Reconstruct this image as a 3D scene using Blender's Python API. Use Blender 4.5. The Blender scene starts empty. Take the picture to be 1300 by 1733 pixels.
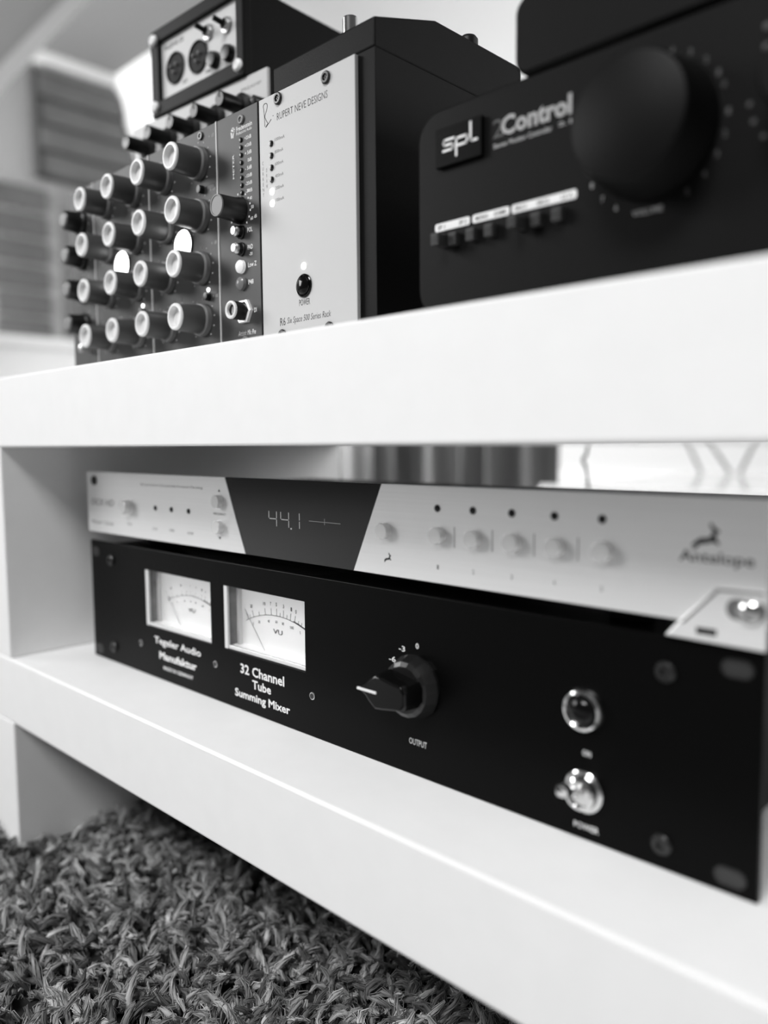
import bpy, bmesh, math, random
import numpy as np
from mathutils import Vector, Matrix

random.seed(7)
rng = np.random.default_rng(11)
PI = math.pi
SC = bpy.context.scene
COL = SC.collection

# ------------------------------------------------------------------ camera
F_PX = 1349.37
cam_d = bpy.data.cameras.new('camera')
cam = bpy.data.objects.new('camera', cam_d)
COL.objects.link(cam)
yaw, pitch, roll = 0.7684, 0.0865, -0.0082
fw = Vector((-math.sin(yaw) * math.cos(pitch), math.cos(yaw) * math.cos(pitch), -math.sin(pitch)))
rt = Vector((math.cos(yaw), math.sin(yaw), 0))
up = rt.cross(fw)
r2 = rt * math.cos(roll) + up * math.sin(roll)
u2 = -rt * math.sin(roll) + up * math.cos(roll)
M = Matrix((r2, u2, -fw)).transposed().to_4x4()
M.translation = Vector((0.5722, -0.2746, 0.1586))
cam.matrix_world = M
cam_d.sensor_fit = 'AUTO'
cam_d.sensor_width = 36.0
cam_d.lens = F_PX / 1733.0 * 36.0
cam_d.clip_start = 0.01
cam_d.dof.use_dof = True
cam_d.dof.focus_distance = 0.42
cam_d.dof.aperture_fstop = 3.5
SC.camera = cam

# ------------------------------------------------------------------ world, lights, exposure
w = bpy.data.worlds.new('room_light')
SC.world = w
w.use_nodes = True
bg = w.node_tree.nodes['Background']
bg.inputs[0].default_value = (1, 1, 1, 1)
bg.inputs[1].default_value = 0.08


def area(name, loc, target, sx, sy, power):
    l = bpy.data.lights.new(name, 'AREA')
    l.shape = 'RECTANGLE'
    l.size, l.size_y = sx, sy
    l.energy = power
    o = bpy.data.objects.new(name, l)
    COL.objects.link(o)
    o.location = loc
    o.rotation_euler = (Vector(target) - Vector(loc)).to_track_quat('-Z', 'Y').to_euler()
    return o


area('roof_window_light', (0.75, -2.6, 3.1), (0.05, 0.0, 0.0), 1.6, 1.0, 158)
area('gable_window_light', (-3.3, -1.9, 1.55), (0.2, 0.0, 0.0), 2.2, 1.4, 106)
area('corner_fill_light', (-2.95, -0.5, 1.1), (-3.1, 2.0, 1.7), 0.7, 0.7, 118)  # added fill, brightens the back wall near the gable corner
area('back_wall_fill_light', (-1.0, 0.75, 0.45), (-0.9, 2.3, 0.0), 0.6, 0.5, 24)  # added unseen fill for the back wall in the gap behind the bench
area('behind_bench_fill_light', (1.5, 0.72, 0.45), (-0.5, 0.75, 0.1), 0.5, 0.5, 10)  # low fill added to lift the dark cloth and the bench's inner side panel

vs = SC.view_settings
SC.display_settings.display_device = 'sRGB'
vs.view_transform = 'Standard'
vs.look = 'None'
vs.exposure = 0.0
vs.gamma = 1.0
vs.use_curve_mapping = False


# ------------------------------------------------------------------ materials
def mat(name, g, rough=0.5, metal=0.0, emit=0.0, bump=0.0, bscale=400.0, spec=0.5, coat=0.0, var=0.0, vscale=20.0, trans=0.0, stretch=None):
    m = bpy.data.materials.new(name)
    m.use_nodes = True
    nt = m.node_tree
    b = nt.nodes['Principled BSDF']
    b.inputs['Base Color'].default_value = (g, g, g, 1)
    b.inputs['Roughness'].default_value = rough
    b.inputs['Metallic'].default_value = metal
    b.inputs['Specular IOR Level'].default_value = spec
    b.inputs['Coat Weight'].default_value = coat
    b.inputs['Transmission Weight'].default_value = trans
    if emit:
        b.inputs['Emission Color'].default_value = (1, 1, 1, 1)
        b.inputs['Emission Strength'].default_value = emit
    tc = None
    if bump or var:
        tc = nt.nodes.new('ShaderNodeTexCoord')
        mp = nt.nodes.new('ShaderNodeMapping')
        nt.links.new(tc.outputs['Object'], mp.inputs[0])
        if stretch:
            mp.inputs['Scale'].default_value = stretch
    if bump:
        n = nt.nodes.new('ShaderNodeTexNoise')
        n.inputs['Scale'].default_value = bscale
        n.inputs['Detail'].default_value = 3
        nt.links.new(mp.outputs[0], n.inputs['Vector'])
        bp = nt.nodes.new('ShaderNodeBump')
        bp.inputs['Strength'].default_value = bump
        bp.inputs['Distance'].default_value = 0.001
        nt.links.new(n.outputs['Fac'], bp.inputs['Height'])
        nt.links.new(bp.outputs[0], b.inputs['Normal'])
    if var:
        n = nt.nodes.new('ShaderNodeTexNoise')
        n.inputs['Scale'].default_value = vscale
        n.inputs['Detail'].default_value = 4
        nt.links.new(mp.outputs[0], n.inputs['Vector'])
        r = nt.nodes.new('ShaderNodeMapRange')
        r.inputs['From Min'].default_value = 0.3
        r.inputs['From Max'].default_value = 0.7
        r.inputs['To Min'].default_value = g * (1 - var)
        r.inputs['To Max'].default_value = g * (1 + var)
        nt.links.new(n.outputs['Fac'], r.inputs['Value'])
        c = nt.nodes.new('ShaderNodeCombineColor')
        for i in range(3):
            nt.links.new(r.outputs[0], c.inputs[i])
        nt.links.new(c.outputs[0], b.inputs['Base Color'])
    return m


WHITE = mat('white_lacquer', 0.86, 0.5, spec=0.3, bump=0.02, bscale=900, var=0.012, vscale=60)
BLACKM = mat('black_anodised', 0.0018, 0.36, bump=0.03, bscale=2500, spec=0.07)
BLACKP = mat('black_powder_coat', 0.0022, 0.5, bump=0.12, bscale=1800, spec=0.13)
BLACKD = mat('deep_black_plastic', 0.004, 0.35)
BLACKG = mat('glossy_black_bakelite', 0.003, 0.14, spec=0.28)
SKIRT = mat('knob_skirt_bakelite', 0.008, 0.22, spec=0.6)
SCREWB = mat('black_screw', 0.012, 0.3)
SILVER = mat('brushed_aluminium', 0.93, 0.44, metal=0.5, bump=0.06, bscale=300, stretch=(0.05, 1, 6), var=0.02, vscale=200)
LIGHTP = mat('light_painted_metal', 0.46, 0.45, bump=0.02, bscale=900)
CHROME = mat('chrome', 0.75, 0.15, metal=1.0)
BTNF = mat('polished_button', 0.92, 0.25, metal=0.45)
STEEL = mat('satin_steel', 0.6, 0.32, metal=0.9)
PRINTW = mat('white_print', 0.80, 0.6)
PRINTG = mat('grey_print', 0.33, 0.6)
PRINTD = mat('faint_grey_print', 0.06, 0.6)
PRINTB = mat('black_print', 0.02, 0.6)
PRINTM = mat('mid_grey_print', 0.16, 0.6)
DGREY = mat('dark_grey_panel', 0.026, 0.5, bump=0.05, bscale=2000)
KNOBG = mat('grey_knob_body', 0.052, 0.42)
KNOBF = mat('grey_knob_flange', 0.14, 0.45)
KNOBC = mat('pale_knob_cap', 0.72, 0.4)
LEDOFF = mat('unlit_led', 0.006, 0.2)
LEDON = mat('lit_led', 0.9, 0.3, emit=3.0)
BTNLIT = mat('lit_button_lens', 0.9, 0.3, emit=6.0)
BTNSOFT = mat('softly_lit_button', 0.7, 0.2, emit=0.25)
BTNGREY = mat('translucent_grey_button', 0.18, 0.25)
DIGIT = mat('display_digit', 0.3, 0.4, emit=0.25)
DIGITD = mat('display_line', 0.2, 0.4, emit=0.08)
DISPLAY = mat('smoked_display', 0.014, 0.14, spec=0.5)
METERW = mat('meter_card', 0.86, 0.55, emit=0.30)
METERS = mat('meter_side_plastic', 0.20, 0.25, var=0.4, vscale=70)
METERL = mat('meter_clear_lip', 0.70, 0.15)
SLOTB = mat('slot_grey', 0.022, 0.5)
RUBBER = mat('black_rubber', 0.012, 0.8)
TICKP = mat('white_plastic_tie', 0.75, 0.5)
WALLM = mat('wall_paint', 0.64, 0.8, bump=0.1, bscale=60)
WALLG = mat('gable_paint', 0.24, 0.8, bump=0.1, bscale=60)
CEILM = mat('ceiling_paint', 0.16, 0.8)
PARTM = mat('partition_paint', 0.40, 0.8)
BEAMM = mat('beam_paint', 0.62, 0.7)
SLATM = mat('grey_slat', 0.085, 0.6, var=0.12, vscale=6)
SLATB = mat('grey_slat_backing', 0.04, 0.7)
SLATE = mat('grey_frame', 0.30, 0.6)
CLOTH = mat('dark_cloth', 0.14, 0.9, var=0.85, vscale=14, stretch=(1, 1, 0.05))
CABLE = mat('dark_cable', 0.03, 0.5)
FLOORM = mat('floor_boards', 0.30, 0.5, var=0.2, vscale=5)
GLOSSW = mat('glossy_white', 0.82, 0.12, coat=0.5)
RUGB = mat('rug_backing', 0.012, 0.95)


def rug_mat():
    m = bpy.data.materials.new('rug_yarn')
    m.use_nodes = True
    nt = m.node_tree
    b = nt.nodes['Principled BSDF']
    b.inputs['Roughness'].default_value = 0.65
    b.inputs['Specular IOR Level'].default_value = 0.35
    at = nt.nodes.new('ShaderNodeAttribute')
    at.attribute_name = 'shade'
    c = nt.nodes.new('ShaderNodeCombineColor')
    for i in range(3):
        nt.links.new(at.outputs['Fac'], c.inputs[i])
    nt.links.new(c.outputs[0], b.inputs['Base Color'])
    return m


RUGY = rug_mat()


def glass_mat():
    m = bpy.data.materials.new('clear_meter_glass')
    m.use_nodes = True
    nt = m.node_tree
    b = nt.nodes['Principled BSDF']
    b.inputs['Base Color'].default_value = (1, 1, 1, 1)
    b.inputs['Roughness'].default_value = 0.02
    b.inputs['IOR'].default_value = 1.12
    b.inputs['Transmission Weight'].default_value = 1.0
    return m


GLASS = glass_mat()


# ------------------------------------------------------------------ helpers
class T:
    """A thing: an Empty at its base; parts are built in room coordinates and stored in its local frame."""

    def __init__(s, name, label, cat, loc, rz=0.0, group=None):
        s.loc = Vector(loc)
        o = bpy.data.objects.new(name, None)
        o.empty_display_size = 0.02
        COL.objects.link(o)
        o.location = loc
        o.rotation_euler = (0, 0, rz)
        o['label'] = label
        o['category'] = cat
        if group:
            o['group'] = group
        s.o = o

    def put(s, name, me, m, parent=None, label=None, at=None, smooth=None, bevel=None, stuff=False):
        """me in room coordinates (at=None) or about its own origin placed at 'at' (room coordinates)."""
        if at is None and not me.get('moved'):
            me.transform(Matrix.Translation(-s.loc))
            me['moved'] = 1
        ob = bpy.data.objects.new(name, me)
        COL.objects.link(ob)
        par = parent if parent is not None else s.o
        ob.parent = par
        if at is not None:
            base = s.loc
            off = Vector(at) - base
            if parent is not None:
                off = off - Vector(parent.get('off', (0, 0, 0)))
            ob.location = off
            ob['off'] = tuple(Vector(at) - base)
        if m and not me.materials:
            me.materials.append(m)
        if smooth:
            smooth_mesh(me, smooth)
        if bevel:
            md = ob.modifiers.new('bevel', 'BEVEL')
            md.width = bevel
            md.segments = 2
            md.limit_method = 'ANGLE'
            md.angle_limit = 0.7
        if label:
            ob['label'] = label
        if stuff:
            ob['kind'] = 'stuff'
        return ob


def smooth_mesh(me, ang=0.7):
    me.polygons.foreach_set('use_smooth', [True] * len(me.polygons))
    bm = bmesh.new()
    bm.from_mesh(me)
    for e in bm.edges:
        if len(e.link_faces) == 2 and e.calc_face_angle(0) > ang:
            e.smooth = False
    bm.to_mesh(me)
    bm.free()


def fin(bm, name='m', recalc=True):
    if recalc:
        bmesh.ops.recalc_face_normals(bm, faces=bm.faces)
    me = bpy.data.meshes.new(name)
    bm.to_mesh(me)
    bm.free()
    return me


def add_box(bm, x0, x1, y0, y1, z0, z1):
    v = [bm.verts.new((x, y, z)) for x in (x0, x1) for y in (y0, y1) for z in (z0, z1)]
    for f in ((0, 1, 3, 2), (4, 6, 7, 5), (0, 4, 5, 1), (2, 3, 7, 6), (0, 2, 6, 4), (1, 5, 7, 3)):
        bm.faces.new([v[i] for i in f])


def box(x0, x1, y0, y1, z0, z1):
    bm = bmesh.new()
    add_box(bm, x0, x1, y0, y1, z0, z1)
    return fin(bm)


def boxes(lst):
    bm = bmesh.new()
    for b in lst:
        add_box(bm, *b)
    return fin(bm)


def add_poly(bm, pts, y0, y1):
    """extrude an (x,z) outline from y0 to y1"""
    a = [bm.verts.new((x, y0, z)) for x, z in pts]
    b = [bm.verts.new((x, y1, z)) for x, z in pts]
    n = len(pts)
    bm.faces.new(a)
    bm.faces.new(b[::-1])
    for i in range(n):
        j = (i + 1) % n
        bm.faces.new((a[i], b[i], b[j], a[j]))


def poly(pts, y0, y1):
    bm = bmesh.new()
    add_poly(bm, pts, y0, y1)
    return fin(bm)


def polyx(pts, x0, x1):
    """extrude a (y,z) outline from x0 to x1"""
    bm = bmesh.new()
    a = [bm.verts.new((x0, y, z)) for y, z in pts]
    b = [bm.verts.new((x1, y, z)) for y, z in pts]
    n = len(pts)
    bm.faces.new(a)
    bm.faces.new(b[::-1])
    for i in range(n):
        j = (i + 1) % n
        bm.faces.new((a[i], b[i], b[j], a[j]))
    return fin(bm)


def rrect(x0, x1, z0, z1, r, n=6):
    p = []
    for cx, cz, a0 in ((x1 - r, z1 - r, 0), (x0 + r, z1 - r, 90), (x0 + r, z0 + r, 180), (x1 - r, z0 + r, 270)):
        for i in range(n + 1):
            a = math.radians(a0 + 90 * i / n)
            p.append((cx + r * math.cos(a), cz + r * math.sin(a)))
    return p


def add_lathe(bm, prof, seg=28, c=(0, 0, 0), axis='y'):
    """prof: (radius, distance along -y from c). axis y: the body points to -y; axis z: points up"""
    rings = []
    for r, t in prof:
        if r < 1e-7:
            if axis == 'y':
                rings.append([bm.verts.new((c[0], c[1] - t, c[2]))])
            else:
                rings.append([bm.verts.new((c[0], c[1], c[2] + t))])
        else:
            q = []
            for i in range(seg):
                a = 2 * PI * i / seg
                if axis == 'y':
                    q.append(bm.verts.new((c[0] + r * math.cos(a), c[1] - t, c[2] + r * math.sin(a))))
                else:
                    q.append(bm.verts.new((c[0] + r * math.cos(a), c[1] + r * math.sin(a), c[2] + t)))
            rings.append(q)
    for A, B in zip(rings[:-1], rings[1:]):
        if len(A) == 1 and len(B) == 1:
            continue
        for i in range(seg):
            j = (i + 1) % seg
            if len(A) == 1:
                bm.faces.new((A[0], B[i], B[j]))
            elif len(B) == 1:
                bm.faces.new((A[i], B[0], A[j]))
            else:
                bm.faces.new((A[i], B[i], B[j], A[j]))


def lathe(prof, seg=28, c=(0, 0, 0), axis='y', sm=0.6):
    bm = bmesh.new()
    add_lathe(bm, prof, seg, c, axis)
    me = fin(bm)
    smooth_mesh(me, sm)
    return me


def add_tube(bm, pts, r, seg=8, closed=False):
    pts = [Vector(p) for p in pts]
    n = len(pts)
    rings = []
    prev = None
    for i in range(n):
        if closed:
            d = pts[(i + 1) % n] - pts[i - 1]
        else:
            d = pts[min(i + 1, n - 1)] - pts[max(i - 1, 0)]
        d.normalize()
        ref = prev if prev is not None else (Vector((0, 1, 0)) if abs(d.y) < 0.9 else Vector((1, 0, 0)))
        s = d.cross(ref)
        if s.length < 1e-6:
            s = d.cross(Vector((1, 0, 0)))
        s.normalize()
        t = s.cross(d)
        prev = t
        rr = r[i] if isinstance(r, (list, tuple)) else r
        rings.append([bm.verts.new(pts[i] + (s * math.cos(2 * PI * k / seg) + t * math.sin(2 * PI * k / seg)) * rr) for k in range(seg)])
    for i in range(n if closed else n - 1):
        A, B = rings[i], rings[(i + 1) % n]
        for k in range(seg):
            j = (k + 1) % seg
            bm.faces.new((A[k], A[j], B[j], B[k]))
    if not closed:
        bm.faces.new(rings[0][::-1])
        bm.faces.new(rings[-1])


def tubes(paths, r, seg=6):
    bm = bmesh.new()
    for p in paths:
        add_tube(bm, p, r, seg)
    me = fin(bm)
    smooth_mesh(me, 0.9)
    return me


def strokes(paths, y, r):
    """flat printed lines: (x,z) polylines laid on the plane y"""
    bm = bmesh.new()
    for p in paths:
        for (ax, az), (bx, bz) in zip(p[:-1], p[1:]):
            d = Vector((bx - ax, bz - az))
            if d.length < 1e-9:
                continue
            d.normalize()
            nx, nz = -d.y * r, d.x * r
            ex, ez = d.x * r * 0.6, d.y * r * 0.6
            add_poly(bm, [(ax - ex + nx, az - ez + nz), (bx + ex + nx, bz + ez + nz), (bx + ex - nx, bz + ez - nz), (ax - ex - nx, az - ez - nz)], y - 0.00008, y + 0.00002)
    return fin(bm)


def text(body, x0, x1, z0, z1, y, bold=0.0, shear=0.0, rot=0.0, align='CENTER', space=1.0, line=1.0):
    """flat lettering on a plane facing -y, fitted into the box x0..x1, z0..z1 (z0/z1 are the ink's bottom and top)"""
    c = bpy.data.curves.new('t', 'FONT')
    c.body = body
    c.size = 1.0
    c.resolution_u = 2
    c.offset = bold
    c.shear = shear
    c.align_x = align
    c.space_character = space
    c.space_line = line
    c.extrude = 0.0
    o = bpy.data.objects.new('t', c)
    COL.objects.link(o)
    dg = bpy.context.evaluated_depsgraph_get()
    me = bpy.data.meshes.new_from_object(o.evaluated_get(dg))
    bpy.data.objects.remove(o)
    bpy.data.curves.remove(c)
    n = len(me.vertices)
    co = np.empty(n * 3, dtype=np.float32)
    me.vertices.foreach_get('co', co)
    co = co.reshape(-1, 3)
    if rot:
        a = math.radians(rot)
        co[:, :2] = co[:, :2] @ np.array([[math.cos(a), math.sin(a)], [-math.sin(a), math.cos(a)]])
    mn, mx = co.min(0), co.max(0)
    out = np.empty_like(co)
    out[:, 0] = x0 + (co[:, 0] - mn[0]) / max(mx[0] - mn[0], 1e-6) * (x1 - x0)
    out[:, 2] = z0 + (co[:, 1] - mn[1]) / max(mx[1] - mn[1], 1e-6) * (z1 - z0)
    out[:, 1] = y - 0.00006
    me.vertices.foreach_set('co', out.ravel())
    me.materials.clear()
    me.update()
    return me


def frame_plate(x0, x1, z0, z1, y0, y1, holes):
    """a plate with rectangular openings cut through it"""
    xs = sorted({x0, x1, *[h[0] for h in holes], *[h[1] for h in holes]})
    zs = sorted({z0, z1, *[h[2] for h in holes], *[h[3] for h in holes]})
    bm = bmesh.new()
    V = {}

    def v(i, j, k):
        if (i, j, k) not in V:
            V[(i, j, k)] = bm.verts.new((xs[i], (y0, y1)[k], zs[j]))
        return V[(i, j, k)]

    def solid(i, j):
        if i < 0 or j < 0 or i >= len(xs) - 1 or j >= len(zs) - 1:
            return False
        cx, cz = (xs[i] + xs[i + 1]) / 2, (zs[j] + zs[j + 1]) / 2
        return not any(h[0] < cx < h[1] and h[2] < cz < h[3] for h in holes)

    for i in range(len(xs) - 1):
        for j in range(len(zs) - 1):
            if not solid(i, j):
                continue
            for k in (0, 1):
                bm.faces.new((v(i, j, k), v(i + 1, j, k), v(i + 1, j + 1, k), v(i, j + 1, k)))
            for di, dj, e in ((-1, 0, ((0, 0), (0, 1))), (1, 0, ((1, 0), (1, 1))), (0, -1, ((0, 0), (1, 0))), (0, 1, ((0, 1), (1, 1)))):
                if not solid(i + di, j + dj):
                    (a, b), (c, d) = e
                    bm.faces.new((v(i + a, j + b, 0), v(i + c, j + d, 0), v(i + c, j + d, 1), v(i + a, j + b, 1)))
    bmesh.ops.dissolve_limit(bm, angle_limit=0.01, verts=bm.verts, edges=bm.edges)
    return fin(bm)


def screw_mesh(r=0.003, h=0.0012, dark=True):
    """cross-recess screw head pointing to -y"""
    bm = bmesh.new()
    add_lathe(bm, [(r, 0), (r, h * 0.6), (r * 0.85, h), (r * 0.55, h), (r * 0.45, h * 0.3), (0, h * 0.25)], 18)
    add_box(bm, -r * 0.5, r * 0.5, -h * 0.55, -h * 0.2, -r * 0.1, r * 0.1)
    add_box(bm, -r * 0.1, r * 0.1, -h * 0.55, -h * 0.2, -r * 0.5, r * 0.5)
    return fin(bm)


def struct(name, me, m):
    o = bpy.data.objects.new(name, me)
    COL.objects.link(o)
    me.materials.append(m)
    o['kind'] = 'structure'
    return o


# ------------------------------------------------------------------ the room
FL = -0.155
XG = -3.5
struct('floor', box(XG, 2.6, -2.6, 2.6, FL - 0.05, FL), FLOORM)


def slab(p, q, t, x0, x1):
    """a slab running along x whose face goes through (y,z) points p and q"""
    d = Vector((q[0] - p[0], q[1] - p[1])).normalized()
    n = Vector((-d.y, d.x)) * t
    return polyx([p, q, (q[0] + n.x, q[1] + n.y), (p[0] + n.x, p[1] + n.y)], x0, x1)


# sloping back wall (roof slope), its foot on the floor
wb0, wb1 = (2.45, FL), (1.9, 2.09)
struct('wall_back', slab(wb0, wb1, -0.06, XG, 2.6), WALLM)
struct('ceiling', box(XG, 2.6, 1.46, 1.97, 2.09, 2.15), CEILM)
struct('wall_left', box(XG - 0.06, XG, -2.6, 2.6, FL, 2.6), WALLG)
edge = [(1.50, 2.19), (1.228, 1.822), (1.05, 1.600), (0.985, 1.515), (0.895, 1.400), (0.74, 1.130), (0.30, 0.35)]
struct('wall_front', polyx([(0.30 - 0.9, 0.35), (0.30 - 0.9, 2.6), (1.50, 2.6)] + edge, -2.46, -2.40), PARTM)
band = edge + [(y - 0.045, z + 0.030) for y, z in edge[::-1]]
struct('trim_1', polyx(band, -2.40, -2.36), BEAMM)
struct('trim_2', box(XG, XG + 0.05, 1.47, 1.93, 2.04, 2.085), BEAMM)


def wy(z):
    return wb0[0] + (wb1[0] - wb0[0]) * (z - FL) / (wb1[1] - FL)


struct('baseboard_back', polyx([(wy(FL), FL), (wy(0.045), 0.045), (wy(0.045) - 0.02, 0.045), (wy(FL) - 0.02, FL)], XG, 2.6), WHITE)

# grey boarded panel on the far gable wall and a slatted chest below it
t = T('board_cladding', 'upper grey cladding of wide horizontal boards on the far left gable wall', 'cladding', (XG + 0.03, 1.7, 1.48))
bk = t.put('backing', box(XG + 0.002, XG + 0.02, 1.50, 1.98, 1.48, 2.0), SLATB)
for i in range(4):
    z = 1.50 + i * 0.125
    hi = 2.03 - (z - 1.5) * 0.24
    t.put('board', polyx([(1.485, z), (hi, z), (hi - 0.026, z + 0.108), (1.485, z + 0.108)], XG + 0.018, XG + 0.045 + 0.010 * (i % 2)), SLATM, bevel=0.012)
t.put('frame_post', box(XG + 0.002, XG + 0.05, 1.455, 1.485, 1.48, 2.0), SLATB)

t = T('slatted_chest', 'grey slatted chest with a pale side, lower left beyond the knob modules', 'chest', (XG + 0.25, 1.3, FL))
t.put('body', box(XG + 0.01, XG + 0.30, 1.12, 1.445, FL, 1.36), SLATE, bevel=0.006)
for i in range(6):
    z = 0.64 + i * 0.118
    t.put('slat', box(XG + 0.298, XG + 0.318 + 0.008 * (i % 2), 1.125, 1.385, z, z + 0.102), SLATM, bevel=0.012)

t = T('white_cabinet', 'low bright white cabinet in the background at the far left edge', 'cabinet', (XG + 0.45, 1.2, FL))
t.put('body', box(XG + 0.345, XG + 0.75, 0.75, 1.78, FL, 0.56), WHITE, bevel=0.006)
t.put('top_board', box(XG + 0.335, XG + 0.77, 0.73, 1.80, 0.56, 0.60), WHITE, bevel=0.006)

# ------------------------------------------------------------------ the white bench
BY0, BY1 = -0.0492, 0.2896
BX0, BX1 = -0.086, 0.82
t = T('media_bench', 'white lacquered low media bench with two thick boards carrying the audio gear', 'bench', ((BX0 + BX1) / 2, (BY0 + BY1) / 2, FL))
t.put('top_board', box(BX0, BX1, BY0, BY1, 0.1577, 0.2075), WHITE, bevel=0.0012)
t.put('shelf_board', box(BX0, BX1, BY0, BY1, -0.0495, 0.0), WHITE, bevel=0.0014)
for x0, x1 in ((BX0, -0.0361), (0.77, BX1)):
    t.put('side_panel', box(x0, x1, BY0 + 0.0003, BY1, 0.0002, 0.1575), WHITE, bevel=0.001)
    t.put('leg', box(x0, x1, BY0 + 0.0003, BY1, FL + 0.004, -0.0497), WHITE, bevel=0.001)

# ------------------------------------------------------------------ the black valve mixer (lower shelf)
t = T('summing_mixer', 'black two-unit rack mixer with two lit needle meters, standing on the lower shelf', 'audio mixer', (0.2413, 0.12, 0.0))
W19 = 0.4826
HM = ((0.0780, 0.1567, 0.0350, 0.0736), (0.1706, 0.2463, 0.0350, 0.0736))
t.put('faceplate', frame_plate(0, W19, 0.0003, 0.0881, 0.0, 0.003, HM), BLACKM, bevel=0.0004)
t.put('chassis', box(0.022, 0.4606, 0.0262, 0.24, 0.003, 0.0866), BLACKP)
for a, b in ((0.022, 0.077), (0.2475, 0.4606)):
    t.put('front_rail', box(a, b, 0.0031, 0.026, 0.003, 0.0866), BLACKP)
for fx in (0.04, 0.43):
    for fy in (0.04, 0.21):
        t.put('foot', lathe([(0.008, 0), (0.009, 0.003)], 16, axis='z', c=(fx, fy, 0.0)), RUBBER)


def vu_meter(h, n):
    x0, x1, z0, z1 = h
    cx = (x0 + x1) / 2
    D = 0.012
    m = t.put('vu_meter', box(x0, x1, D + 0.0004, D + 0.013, z0, z1), METERS)
    c = t.put('scale_card', box(x0, x1, D, D + 0.0003, z0, z1), METERW, m)
    wl = 0.0006
    t.put('meter_side', boxes([(x0, x0 + wl, 0.0008, D, z0, z1), (x1 - wl, x1, 0.0008, D, z0, z1), (x0, x1, 0.0032, D, z1 - wl, z1)]), METERS, m)
    # clear lens lip seen along the left and lower edge
    t.put('lens_lip', boxes([(x0, x0 + 0.0035, 0.0004, 0.0022, z0, z1), (x0 + 0.0035, x1, 0.0010, 0.0030, z0, z0 + 0.0024), (x0 + 0.0055, x0 + 0.0075, 0.0060, 0.0090, z0 + 0.002, z1)]), METERL, m, bevel=0.0003)
    t.put('lower_sill', box(x0, x1, 0.0060, D, z0, z0 + 0.0012), METERW, m)
    t.put('glass', box(x0 + 0.0036, x1 - 0.0003, 0.0012, 0.0018, z0 + 0.0025, z1 - 0.0003), GLASS, m)
    # scale
    R, cz = 0.071, -0.0128
    y = D

    def pol(a, r):
        return (cx + r * math.sin(a), cz + r * math.cos(a))
    A0, A1 = -0.455, 0.475
    arc = [pol(A0 + (A1 - A0) * i / 30, R) for i in range(31)]
    t.put('scale_arc', strokes([arc], y, 0.00020), PRINTB, m)
    red = [pol(0.20 + (A1 - 0.20) * i / 10, R + 0.0003) for i in range(11)]
    t.put('scale_band', strokes([red], y, 0.00045), PRINTM, m)
    vals = [(-0.42, ''), (-0.335, '20'), (-0.165, '10'), (-0.085, '7'), (-0.015, '5'), (0.07, '3'), (0.16, '1'), (0.215, '0'), (0.345, '3')]
    paths = []
    for a, s in vals:
        paths.append([pol(a, R), pol(a, R + 0.0042)])
    for a in (-0.38, -0.25, 0.03, 0.115, 0.26, 0.30, 0.40):
        paths.append([pol(a, R), pol(a, R + 0.0024)])
    t.put('scale_tick', strokes(paths, y, 0.00020), PRINTB, m, stuff=True)
    for a, s in vals:
        if s:
            px, pz = pol(a, R + 0.0068)
            wd = 0.0013 * len(s)
            t.put('scale_figure', text(s, px - wd / 2, px + wd / 2, pz - 0.0012, pz + 0.0012, y, bold=0.025), PRINTB, m)
    for a, s in ((-0.36, '0'), (-0.27, '20'), (-0.13, '40'), (-0.02, '60'), (0.07, '80'), (0.19, '100'), (0.30, '%')):
        px, pz = pol(a, R - 0.0036)
        wd = 0.0012 * len(s)
        t.put('scale_figure', text(s, px - wd / 2, px + wd / 2, pz - 0.0010, pz + 0.0010, y, bold=0.025), PRINTM, m)
    t.put('scale_lettering', text('VU', cx - 0.0048, cx + 0.0042, z0 + 0.0122, z0 + 0.0152, y, bold=0.03), PRINTB, m)
    t.put('needle', tubes([[(cx - 0.0105, D - 0.0018, z0 + 0.0008), (cx - 0.0300, D - 0.0018, z0 + 0.0240)]], 0.00018), PRINTM, m)


for n, h in enumerate(HM):
    vu_meter(h, n)

# output knob: ribbed skirt and a chicken-head pointer
kx, kz = 0.3265, 0.0440
bm = bmesh.new()
prev = None
NS = 18
for y, r in ((0.0, 0.0154), (-0.0016, 0.0154), (-0.0074, 0.0132), (-0.0086, 0.0112)):
    ring = [bm.verts.new((r * math.cos(2 * PI * i / NS), y, r * math.sin(2 * PI * i / NS))) for i in range(NS)]
    if prev:
        for i in range(NS):
            bm.faces.new((prev[i], ring[i], ring[(i + 1) % NS], prev[(i + 1) % NS]))
    prev = ring
bm.faces.new(prev)
kn = t.put('output_knob', fin(bm), SKIRT, at=(kx, -0.0001, kz), bevel=0.0004)
out = [(-0.0192, 0.0006), (-0.0150, 0.0026), (-0.0118, 0.0058), (-0.0080, 0.0084), (-0.0030, 0.0078), (0.0040, 0.0066), (0.0095, 0.0060), (0.0115, 0.0030),
       (0.0115, -0.0030), (0.0095, -0.0060), (0.0040, -0.0066), (-0.0030, -0.0078), (-0.0080, -0.0084), (-0.0118, -0.0058), (-0.0150, -0.0026), (-0.0192, -0.0006)]
bm = bmesh.new()
lay = []
for y, s in ((-0.0080, 1.04), (-0.0185, 0.97), (-0.0200, 0.90)):
    lay.append([bm.verts.new((x * s, y, z * s)) for x, z in out])
for A, B in zip(lay[:-1], lay[1:]):
    for i in range(len(out)):
        j = (i + 1) % len(out)
        bm.faces.new((A[i], B[i], B[j], A[j]))
bm.faces.new(lay[-1])
bm.faces.new(lay[0][::-1])
t.put('pointer', fin(bm), BLACKG, kn, at=(kx, -0.0001, kz), smooth=0.5, bevel=0.0006)
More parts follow.
